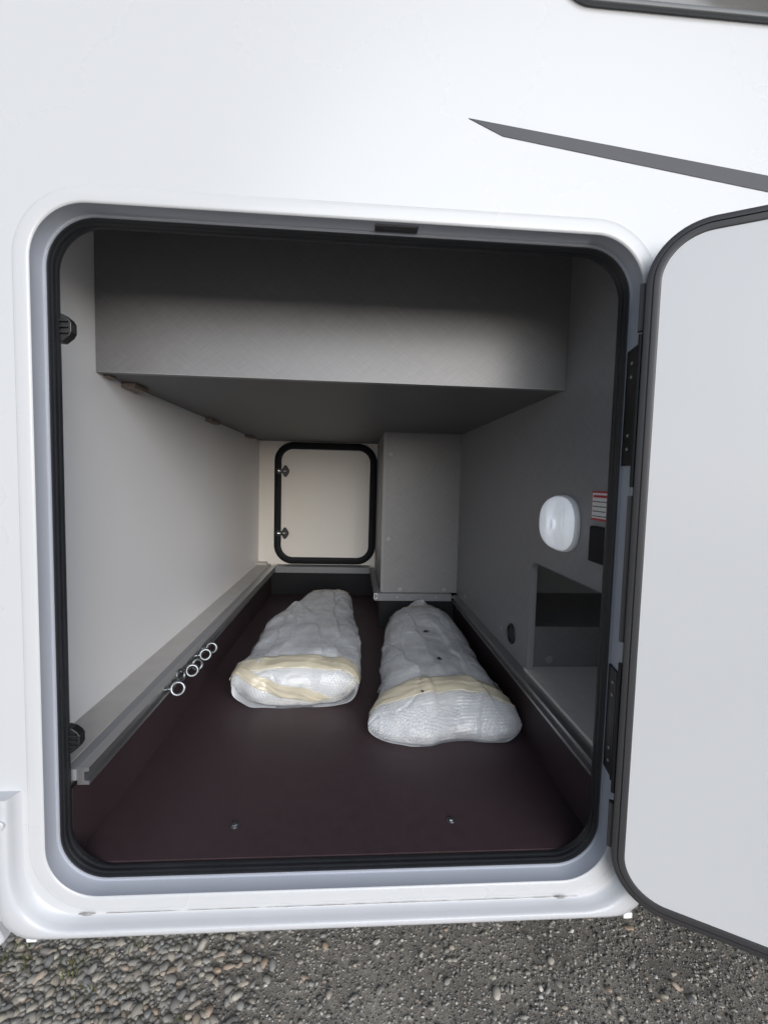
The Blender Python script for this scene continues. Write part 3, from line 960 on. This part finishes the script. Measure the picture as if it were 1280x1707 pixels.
def grid_mesh(name, P, mat, parent, smooth=True, solid=0.0):
    nu, nv = P.shape[:2]
    idx = np.arange(nu * nv).reshape(nu, nv)
    f = np.stack([idx[:-1, :-1], idx[1:, :-1], idx[1:, 1:], idx[:-1, 1:]], -1).reshape(-1, 4)
    me = bpy.data.meshes.new(name)
    me.vertices.add(nu * nv)
    me.vertices.foreach_set('co', P.reshape(-1).astype(np.float32))
    me.loops.add(f.size)
    me.loops.foreach_set('vertex_index', f.reshape(-1).astype(np.int32))
    me.polygons.add(len(f))
    me.polygons.foreach_set('loop_start', np.arange(0, f.size, 4, dtype=np.int32))
    me.update(calc_edges=True)
    me.validate()
    if smooth:
        me.shade_smooth()
    me.materials.append(M[mat])
    o = bpy.data.objects.new(name, me)
    col.objects.link(o)
    if solid:
        md = o.modifiers.new("thickness", 'SOLIDIFY')
        md.thickness = solid
        md.offset = 0
    attach(o, parent)
    return o

def bubbles(spacing, amp, seed, mask=None, rot=0.0):
    def disp(u, v, P):
        c, s = math.cos(rot), math.sin(rot)
        q, r_ = (u * c - v * s) / spacing, (u * s + v * c) / (spacing * 0.866)
        row = np.floor(r_)
        fr_ = r_ - row - 0.5
        fq = (q + 0.5 * (row % 2)) % 1.0 - 0.5
        d = np.sqrt(fq ** 2 + (fr_ * 0.866) ** 2) / 0.46
        b = np.sqrt(np.clip(1 - d * d, 0, 1))
        b = b * amp * (0.75 + 0.4 * vnoise(u * 14, v * 14, seed))
        # long creases of the film
        cr = np.abs(vnoise(u * 6 + 0.5 * vnoise(v * 7, u * 7, seed + 5) + 4, v * 4.5 + 2, seed + 6))
        b = b - 0.0035 * np.clip(1 - cr / 0.06, 0, 1)
        if mask is not None:
            b = b * mask(P)
        return b
    return disp

def build_parcel(pc, label, loc, tapes, rot, front=None, mask=None, NU=250, NV=420, flaps=()):
    uu, ww = np.meshgrid(np.linspace(-1, 1, 120), np.linspace(0, 1, 120), indexing='ij')
    Pu = pc.grid(uu, ww, 0.0, None, front)
    Pu[..., 2] = np.minimum(TZ + np.maximum(pc.under, 0.0005), Pu[..., 2] - 0.0002)
    root = empty('wrapped_parcel', loc, label, 'parcel', 'parcels lying on the garage floor')
    a = np.linspace(-1, 1, NU)
    w_ = np.linspace(0, 1, NV)
    A, W = np.meshgrid(a, w_, indexing='ij')
    grid_mesh('bubble_wrap', pc.grid(A, W, 0.0, bubbles(0.0108, 0.0028, pc.seed + 20, mask, rot), front), 'wrap', root)
    grid_mesh('underside', Pu, 'wrap', root)
    a = np.linspace(-0.97, 0.97, 50)
    w_ = np.linspace(0.02, 0.98, 80)
    A, W = np.meshgrid(a, w_, indexing='ij')
    P = pc.grid(A, W, -0.012, None, front)
    P[..., 2] = np.maximum(P[..., 2], TZ + 0.0008)
    grid_mesh('contents', P, 'contents', root)
    for k_, (a0, a1, w0, w1, ska, skw, brot) in enumerate(flaps):
        s_, t_ = np.meshgrid(np.linspace(0, 1, 120), np.linspace(0, 1, 160), indexing='ij')
        A = np.clip(a0 + (a1 - a0) * s_ + ska * t_ + 0.015 * vnoise(t_ * 9, s_ * 1.5, pc.seed + 50 + k_), -0.98, 0.98)
        W = np.clip(w0 + (w1 - w0) * t_ + skw * s_ + 0.006 * vnoise(s_ * 9, t_ * 1.5, pc.seed + 60 + k_), 0.005, 0.995)
        bb = bubbles(0.0108, 0.0024, pc.seed + 70 + k_, None, brot)
        edge = np.minimum(np.minimum(s_, 1 - s_) * 6, np.minimum(t_, 1 - t_) * 8)
        lift = 0.006 * np.clip(1 - edge / 0.5, 0, 1) * (0.4 + 0.6 * np.abs(vnoise(s_ * 11, t_ * 13, pc.seed + 80 + k_)))
        grid_mesh('film_flap', pc.grid(A, W, 0.0032, lambda u, v, P: bb(u, v, P) + lift, front), 'film', root)
    for f_a, f_w, na, nw in tapes:
        s_, t_ = np.meshgrid(np.linspace(0, 1, na), np.linspace(0, 1, nw), indexing='ij')
        A, W = f_a(s_, t_), f_w(s_, t_)
        W = np.clip(W + 0.0016 * vnoise(s_ * 9 + 5, t_ * 1.2, pc.seed + 40) + 0.0005 * vnoise(s_ * 60, t_ * 2.2, pc.seed + 41), 0.001, 0.999)
        crk = lambda u, v, P: 0.0008 * vnoise(u * 60, v * 25, pc.seed + 31) + 0.0030 * np.clip(1 - np.abs(vnoise(u * 5 + 2, v * 60 + u * 6, pc.seed + 33)) / 0.25, 0, 1)
        grid_mesh('tape', pc.grid(A, W, 0.0032, crk, front), 'tape', root, solid=0.0004)
    return root

# left parcel
pl_ys = [0.60, 0.66, 0.72, 0.80, 0.88, 1.00, 1.15, 1.30, 1.42, 1.52, 1.66, 1.80]
pl_xl = [-0.385, -0.392, -0.392, -0.380, -0.372, -0.372, -0.378, -0.372, -0.330, -0.285, -0.262, -0.245]
pl_xr = [0.022, 0.028, 0.034, 0.030, 0.034, 0.036, 0.026, 0.012, 0.002, -0.002, -0.006, -0.010]
pl_h = [0.128, 0.130, 0.135, 0.138, 0.140, 0.142, 0.140, 0.138, 0.140, 0.145, 0.150, 0.135]
pl_prof = [(0.672, 0.0), (0.655, 0.18), (0.650, 0.45), (0.657, 0.75), (0.678, 0.93), (0.72, 1.0), (0.95, 0.98), (1.30, 1.0), (1.60, 1.0), (1.70, 0.93), (1.755, 0.70), (1.77, 0.35), (1.765, 0.0)]
pl = Parcel(pl_ys, pl_xl, pl_xr, pl_h, pl_prof, 3, 3.3)
pl.tuck = 0.10
pl.zm = 0.058
pl.folds = [(-0.10, 1.62, -0.045, 0.74, 0.009, 0.003), (-0.15, 1.10, -0.09, 0.72, 0.006, 0.003), (-0.27, 1.45, -0.30, 0.76, -0.006, 0.004), (-0.30, 1.50, -0.16, 1.20, 0.008, 0.004)]
lt = [
    # band over the top front edge
    (lambda s, t: -0.90 + 1.86 * s, lambda s, t: 0.100 + 0.052 * t + 0.012 * np.sin(s * 3.1) - 0.010 * s, 160, 14),
    # diagonal strip over the front face
    (lambda s, t: -0.70 + 0.80 * s + 0.20 * t, lambda s, t: 0.110 - 0.094 * s + 0.012 * t, 70, 16),
    # strip along the foot of the front
    (lambda s, t: -0.62 + 1.45 * s, lambda s, t: 0.004 + (0.012 + 0.014 * s) * t, 120, 8),
    # round the right end
    (lambda s, t: 0.60 + 0.24 * t + 0.05 * s, lambda s, t: 0.010 + 0.105 * s, 40, 10),
    # at the far end
    (lambda s, t: -0.75 + 1.55 * s, lambda s, t: 0.835 + 0.050 * t + 0.015 * np.sin(s * 5), 120, 14),
]
build_parcel(pl, 'left bubble-wrapped parcel with cream tape crossing its blunt front end', (-0.17, 1.2, TZ), lt, 0.15,
             flaps=((-0.10, 0.72, 0.17, 0.80, 0.05, 0.0, 0.45), (-0.92, -0.25, 0.16, 0.52, 0.22, -0.03, -0.35)))

# right parcel
pr_ys = [0.38, 0.44, 0.50, 0.56, 0.64, 0.75, 0.90, 1.05, 1.20, 1.30, 1.42]
pr_xl = [0.046, 0.050, 0.062, 0.088, 0.104, 0.112, 0.120, 0.138, 0.160, 0.180, 0.200]
pr_xr = [0.516, 0.516, 0.508, 0.484, 0.468, 0.470, 0.478, 0.484, 0.480, 0.470, 0.450]
pr_h = [0.120, 0.125, 0.132, 0.136, 0.140, 0.142, 0.145, 0.150, 0.155, 0.158, 0.150]
pr_prof = [(0.437, 0.0), (0.428, 0.12), (0.432, 0.32), (0.455, 0.58), (0.492, 0.80), (0.545, 0.94), (0.62, 1.0), (0.90, 0.98), (1.15, 1.0), (1.28, 1.0), (1.35, 0.92), (1.395, 0.70), (1.405, 0.35), (1.402, 0.0)]
pr = Parcel(pr_ys, pr_xl, pr_xr, pr_h, pr_prof, 9, 3.2)
pr.tuck = 0.04
pr.zm = 0.034
pr.folds = [(0.125, 0.98, 0.225, 0.58, 0.010, 0.003), (0.25, 1.25, 0.30, 0.60, 0.007, 0.003), (0.35, 1.10, 0.385, 0.58, -0.008, 0.003), (0.24, 0.60, 0.255, 0.44, 0.007, 0.003), (0.36, 0.62, 0.44, 0.45, 0.007, 0.004)]
frontr = lambda u: 0.022 * np.exp(-((u - 0.18) / 0.30) ** 2) + 0.02 * np.clip(-u - 0.75, 0, 1)
mask_r = lambda P: 1.0 - 0.95 * np.exp(-(((P[..., 0] - 0.36 - 0.12 * (P[..., 1] - 0.8)) / 0.035) ** 4 + ((P[..., 1] - 0.80) / 0.16) ** 4))
rt = [
    (lambda s, t: -0.93 + 1.87 * s, lambda s, t: 0.112 + 0.058 * t + 0.018 * np.sin(s * 3.14) + 0.004 * np.sin(s * 14), 170, 16),
    (lambda s, t: -0.30 + 0.95 * s, lambda s, t: 0.845 + 0.026 * t - 0.012 * s, 90, 8),
]
rp_root = build_parcel(pr, 'right bubble-wrapped parcel with one cream tape band and flared front', (0.28, 0.95, TZ), rt, -0.12, frontr, mask_r,
                       flaps=((-0.90, -0.30, 0.22, 0.80, 0.16, 0.02, 0.5), (0.34, 0.95, 0.20, 0.84, -0.10, 0.0, -0.4), (-0.60, 0.00, 0.02, 0.095, 0.05, 0.0, 0.3)))
# loose film tail standing up at the far end of the right parcel
tu, tv = np.meshgrid(np.linspace(0, 1, 24), np.linspace(0, 1, 14), indexing='ij')
tail = np.stack([0.27 + 0.13 * tu + 0.008 * vnoise(tu * 6, tv * 3, 5), 1.365 + 0.022 * tv + 0.010 * vnoise(tu * 5 + 3, tv * 4, 6), TZ + 0.128 + (0.045 * np.sin(tu * 3.1) ** 0.7 * (0.7 + 0.3 * vnoise(tu * 5, tu * 0, 8))) * tv], -1)
grid_mesh('film_tail', tail, 'film', rp_root, solid=0.0004)

# black scraps lying on the right parcel
def scrap(x, y, z, s, seed, label):
    r = random.Random(seed)
    m = MB()
    n = 9
    pts = []
    for i in range(n):
        a = 2 * math.pi * i / n
        q = s * (0.45 + 0.5 * r.random())
        pts.append((q * math.cos(a) * 0.5, q * math.sin(a)))
    m.extrude_poly(pts, lambda p: (x + p[0], y + p[1], z + 0.1 * p[1]), lambda p: (x + p[0] * 0.8, y + p[1] * 0.8, z + 0.003 + 0.1 * p[1]))
    for k in range(6):
        a = r.uniform(0, 6.28)
        b = Vector((x, y, z + 0.0015))
        e = b + Vector((math.cos(a) * s * 0.9, -abs(math.sin(a)) * s * 1.3, 0.001))
        mid = (b + e) / 2 + Vector((0, 0, 0.003))
        m.tube([b[:], mid[:], e[:]], 0.0009, 5)
    m.obj('scrap_tmp', 'scrap')
    o = bpy.data.objects['scrap_tmp']
    o.name = 'black_scrap'
    tag(o, label, 'scrap', 'black scraps on the right parcel')
def zt(pc, x, y, front=None):
    w_ = np.linspace(0.1, 0.95, 400)
    a_ = np.linspace(-0.9, 0.9, 300)
    A, W = np.meshgrid(a_, w_, indexing='ij')
    P = pc.grid(A, W, 0.0, None, front)
    k = np.argmin((P[..., 0] - x) ** 2 + (P[..., 1] - y) ** 2)
    return float(P.reshape(-1, 3)[k, 2])
for i, (x_, y_, s_, lb) in enumerate(((0.300, 0.985, 0.017, 'largest black scrap near the back of the right parcel'),
                                      (0.305, 0.715, 0.014, 'black scrap just behind the tape on the right parcel'),
                                      (0.215, 0.505, 0.006, 'tiny black speck in front of the tape on the right parcel'))):
    scrap(x_, y_, zt(pr, x_, y_, frontr) + 0.0025, s_, 40 + i, lb)

# ------------------------------------------------------------------ gravel and stones on the ground
def ico(sub):
    bm = bmesh.new()
    bmesh.ops.create_icosphere(bm, subdivisions=sub, radius=1.0)
    bm.verts.index_update()
    v = np.array([x.co[:] for x in bm.verts])
    f = np.array([[x.index for x in y.verts] for y in bm.faces])
    bm.free()
    return v, f
IV2, IF2 = ico(2)
IV1, IF1 = ico(1)
def stones_mesh(name, cx, cy, cz, ra, rb, rc, yaw, V, F, rough, mat, parent):
    n = len(cx)
    k = len(V)
    P = np.repeat(V[None], n, 0)
    P = P * (1 + rough * (rng.random((n, k, 1)) - 0.5))
    sc = 1 + 0.25 * (rng.random((n, 1, 3)) - 0.5) + 0.25 * (rng.random((n, 1, 1)) - 0.5) * P[..., :1]
    P = P * sc * np.stack([ra, rb, rc], -1)[:, None, :]
    tx = (rng.random(n) - 0.5) * 0.7
    z = P[..., 2] + P[..., 0] * tx[:, None]
    c, s = np.cos(yaw)[:, None], np.sin(yaw)[:, None]
    x = P[..., 0] * c - P[..., 1] * s
    y = P[..., 0] * s + P[..., 1] * c
    Q = np.stack([x + cx[:, None], y + cy[:, None], z + cz[:, None]], -1)
    f = (F[None] + (np.arange(n) * k)[:, None, None]).reshape(-1, 3)
    me = bpy.data.meshes.new(name)
    me.vertices.add(n * k)
    me.vertices.foreach_set('co', Q.reshape(-1).astype(np.float32))
    me.loops.add(f.size)
    me.loops.foreach_set('vertex_index', f.reshape(-1).astype(np.int32))
    me.polygons.add(len(f))
    me.polygons.foreach_set('loop_start', np.arange(0, f.size, 3, dtype=np.int32))
    me.update(calc_edges=True)
    me.shade_smooth()
    me.materials.append(M[mat])
    o = bpy.data.objects.new(name, me)
    col.objects.link(o)
    if parent:
        attach(o, parent)
    return o

def gravel_density(x, y):
    edge = -0.12 + 0.10 * math.sin(y * 9 + 1) + 0.06 * math.sin(y * 23)
    return min(1.0, max(0.0, (edge - x) / 0.34))
# hexagonal jittered layout
pts = []
sp_ = 0.0142
ny = int(2.3 / (sp_ * 0.87))
for j in range(ny):
    y = -1.3 + j * sp_ * 0.87
    nx = int(2.3 / sp_)
    for i in range(nx):
        x = -2.0 + (i + 0.5 * (j % 2)) * sp_
        xx, yy = x + random.uniform(-0.35, 0.35) * sp_, y + random.uniform(-0.35, 0.35) * sp_
        if random.random() < gravel_density(xx, yy):
            pts.append((xx, yy))
pts = np.array(pts)
sz = np.exp(rng.normal(math.log(0.0077), 0.30, len(pts)))
sz = np.minimum(sz, 0.0125)
vis = (pts[:, 0] > -0.98) & (pts[:, 1] > 0.06) & (pts[:, 1] < 0.46)
order = np.argsort(-(sz * vis))
single = set(order[:260].tolist())
rest = np.array([i for i in range(len(pts)) if i not in single])
def dims(s):
    n = len(s)
    return s * (1.1 + 0.35 * rng.random(n)), s * (0.72 + 0.25 * rng.random(n)), s * (0.45 + 0.22 * rng.random(n))
for keep, V_, F_ in ((vis[rest], IV2, IF2), (~vis[rest], IV1, IF1)):
    ii = rest[keep]
    a_, b_, c_ = dims(sz[ii])
    gv = stones_mesh('gravel', pts[ii, 0], pts[ii, 1], GZ + c_ * 0.12, a_, b_, c_, rng.random(len(ii)) * 6.28, V_, F_, 0.10, 'pebble', ground)
    tag(gv, kind='stuff')
protos = []
for k in range(8):
    s = np.array([1.0])
    o = stones_mesh('pebble', np.zeros(1), np.zeros(1), np.zeros(1), np.array([random.uniform(1.1, 1.4)]), np.array([random.uniform(0.75, 0.98)]), np.array([random.uniform(0.5, 0.66)]), np.zeros(1), IV2, IF2, 0.10, 'pebble', None)
    protos.append(o)
for q, i in enumerate(sorted(single)):
    o = protos[q] if q < len(protos) else protos[q % len(protos)].copy()
    if q >= len(protos):
        col.objects.link(o)
    s = float(sz[i])
    o.scale = (s, s, s)
    o.location = (float(pts[i, 0]), float(pts[i, 1]), GZ + s * 0.06)
    o.rotation_euler = (random.uniform(-0.25, 0.25), random.uniform(-0.25, 0.25), random.uniform(0, 6.28))
    attach(o, ground)

# grit on the packed dirt
n = 34000
near = rng.random(n) < 0.72
gx = np.where(near, rng.uniform(-0.7, 1.3, n), rng.uniform(-1.0, 2.6, n))
gy = np.where(near, rng.uniform(0.0, 0.55, n), rng.uniform(-1.2, 1.2, n))
s = np.exp(rng.normal(math.log(0.0016), 0.48, n))
a_, b_, c_ = dims(s)
gt = stones_mesh('grit', gx, gy, GZ + c_ * 0.3, a_, b_, c_, rng.random(n) * 6.28, IV1, IF1, 0.35, 'chip', ground)
tag(gt, kind='stuff')
n = 2600
gx = rng.uniform(-0.5, 1.4, n)
gy = rng.uniform(-0.2, 0.6, n)
s = np.exp(rng.normal(math.log(0.0034), 0.35, n))
a_, b_, c_ = dims(s)
gt = stones_mesh('grit', gx, gy, GZ + c_ * 0.1, a_, b_, c_, rng.random(n) * 6.28, IV2, IF2, 0.25, 'pebble', ground)
tag(gt, kind='stuff')
# larger loose stones
protos = []
for k in range(6):
    o = stones_mesh('stone', np.zeros(1), np.zeros(1), np.zeros(1), np.array([random.uniform(1.1, 1.5)]), np.array([random.uniform(0.7, 0.95)]), np.array([random.uniform(0.45, 0.6)]), np.zeros(1), IV2, IF2, 0.22, 'chip', None)
    o.data.materials[0] = M['pebble']
    protos.append(o)
for q in range(90):
    o = protos[q] if q < 6 else protos[q % 6].copy()
    if q >= 6:
        col.objects.link(o)
    x = random.uniform(-0.15, 1.1)
    y = random.uniform(0.08, 0.42)
    s = random.choice((0.004, 0.0045, 0.005, 0.0055, 0.0065, 0.0075)) if q > 10 else random.uniform(0.008, 0.012)
    o.scale = (s, s, s)
    o.location = (x, y, GZ + s * 0.25)
    o.rotation_euler = (random.uniform(-0.3, 0.3), random.uniform(-0.3, 0.3), random.uniform(0, 6.28))
    attach(o, ground)
# thin weeds between the pebbles
wv = MB()
for k in range(34):
    cx, cy = random.uniform(-1.0, -0.15), random.uniform(0.05, 0.45)
    for b in range(random.randint(10, 22)):
        a = random.uniform(0, 6.28)
        l = random.uniform(0.010, 0.026)
        x0, y0 = cx + random.gauss(0, 0.016), cy + random.gauss(0, 0.016)
        tip = (x0 + math.cos(a) * l * 0.8, y0 + math.sin(a) * l * 0.8, GZ + 0.008 + l * 0.5)
        nx_, ny_ = -math.sin(a) * 0.0011, math.cos(a) * 0.0011
        mid = (x0 + math.cos(a) * l * 0.35, y0 + math.sin(a) * l * 0.35, GZ + 0.006 + l * 0.4)
        wv.add([(x0 - nx_, y0 - ny_, GZ), (x0 + nx_, y0 + ny_, GZ), (mid[0] + nx_, mid[1] + ny_, mid[2]), (mid[0] - nx_, mid[1] - ny_, mid[2]), tip], [(0, 1, 2, 3), (3, 2, 4)])
wo = wv.obj('weeds', 'moss', None, flip_check=False)
tag(wo, 'thin yellow-green weeds between the pebbles beneath the skirt', 'weeds', kind='stuff')
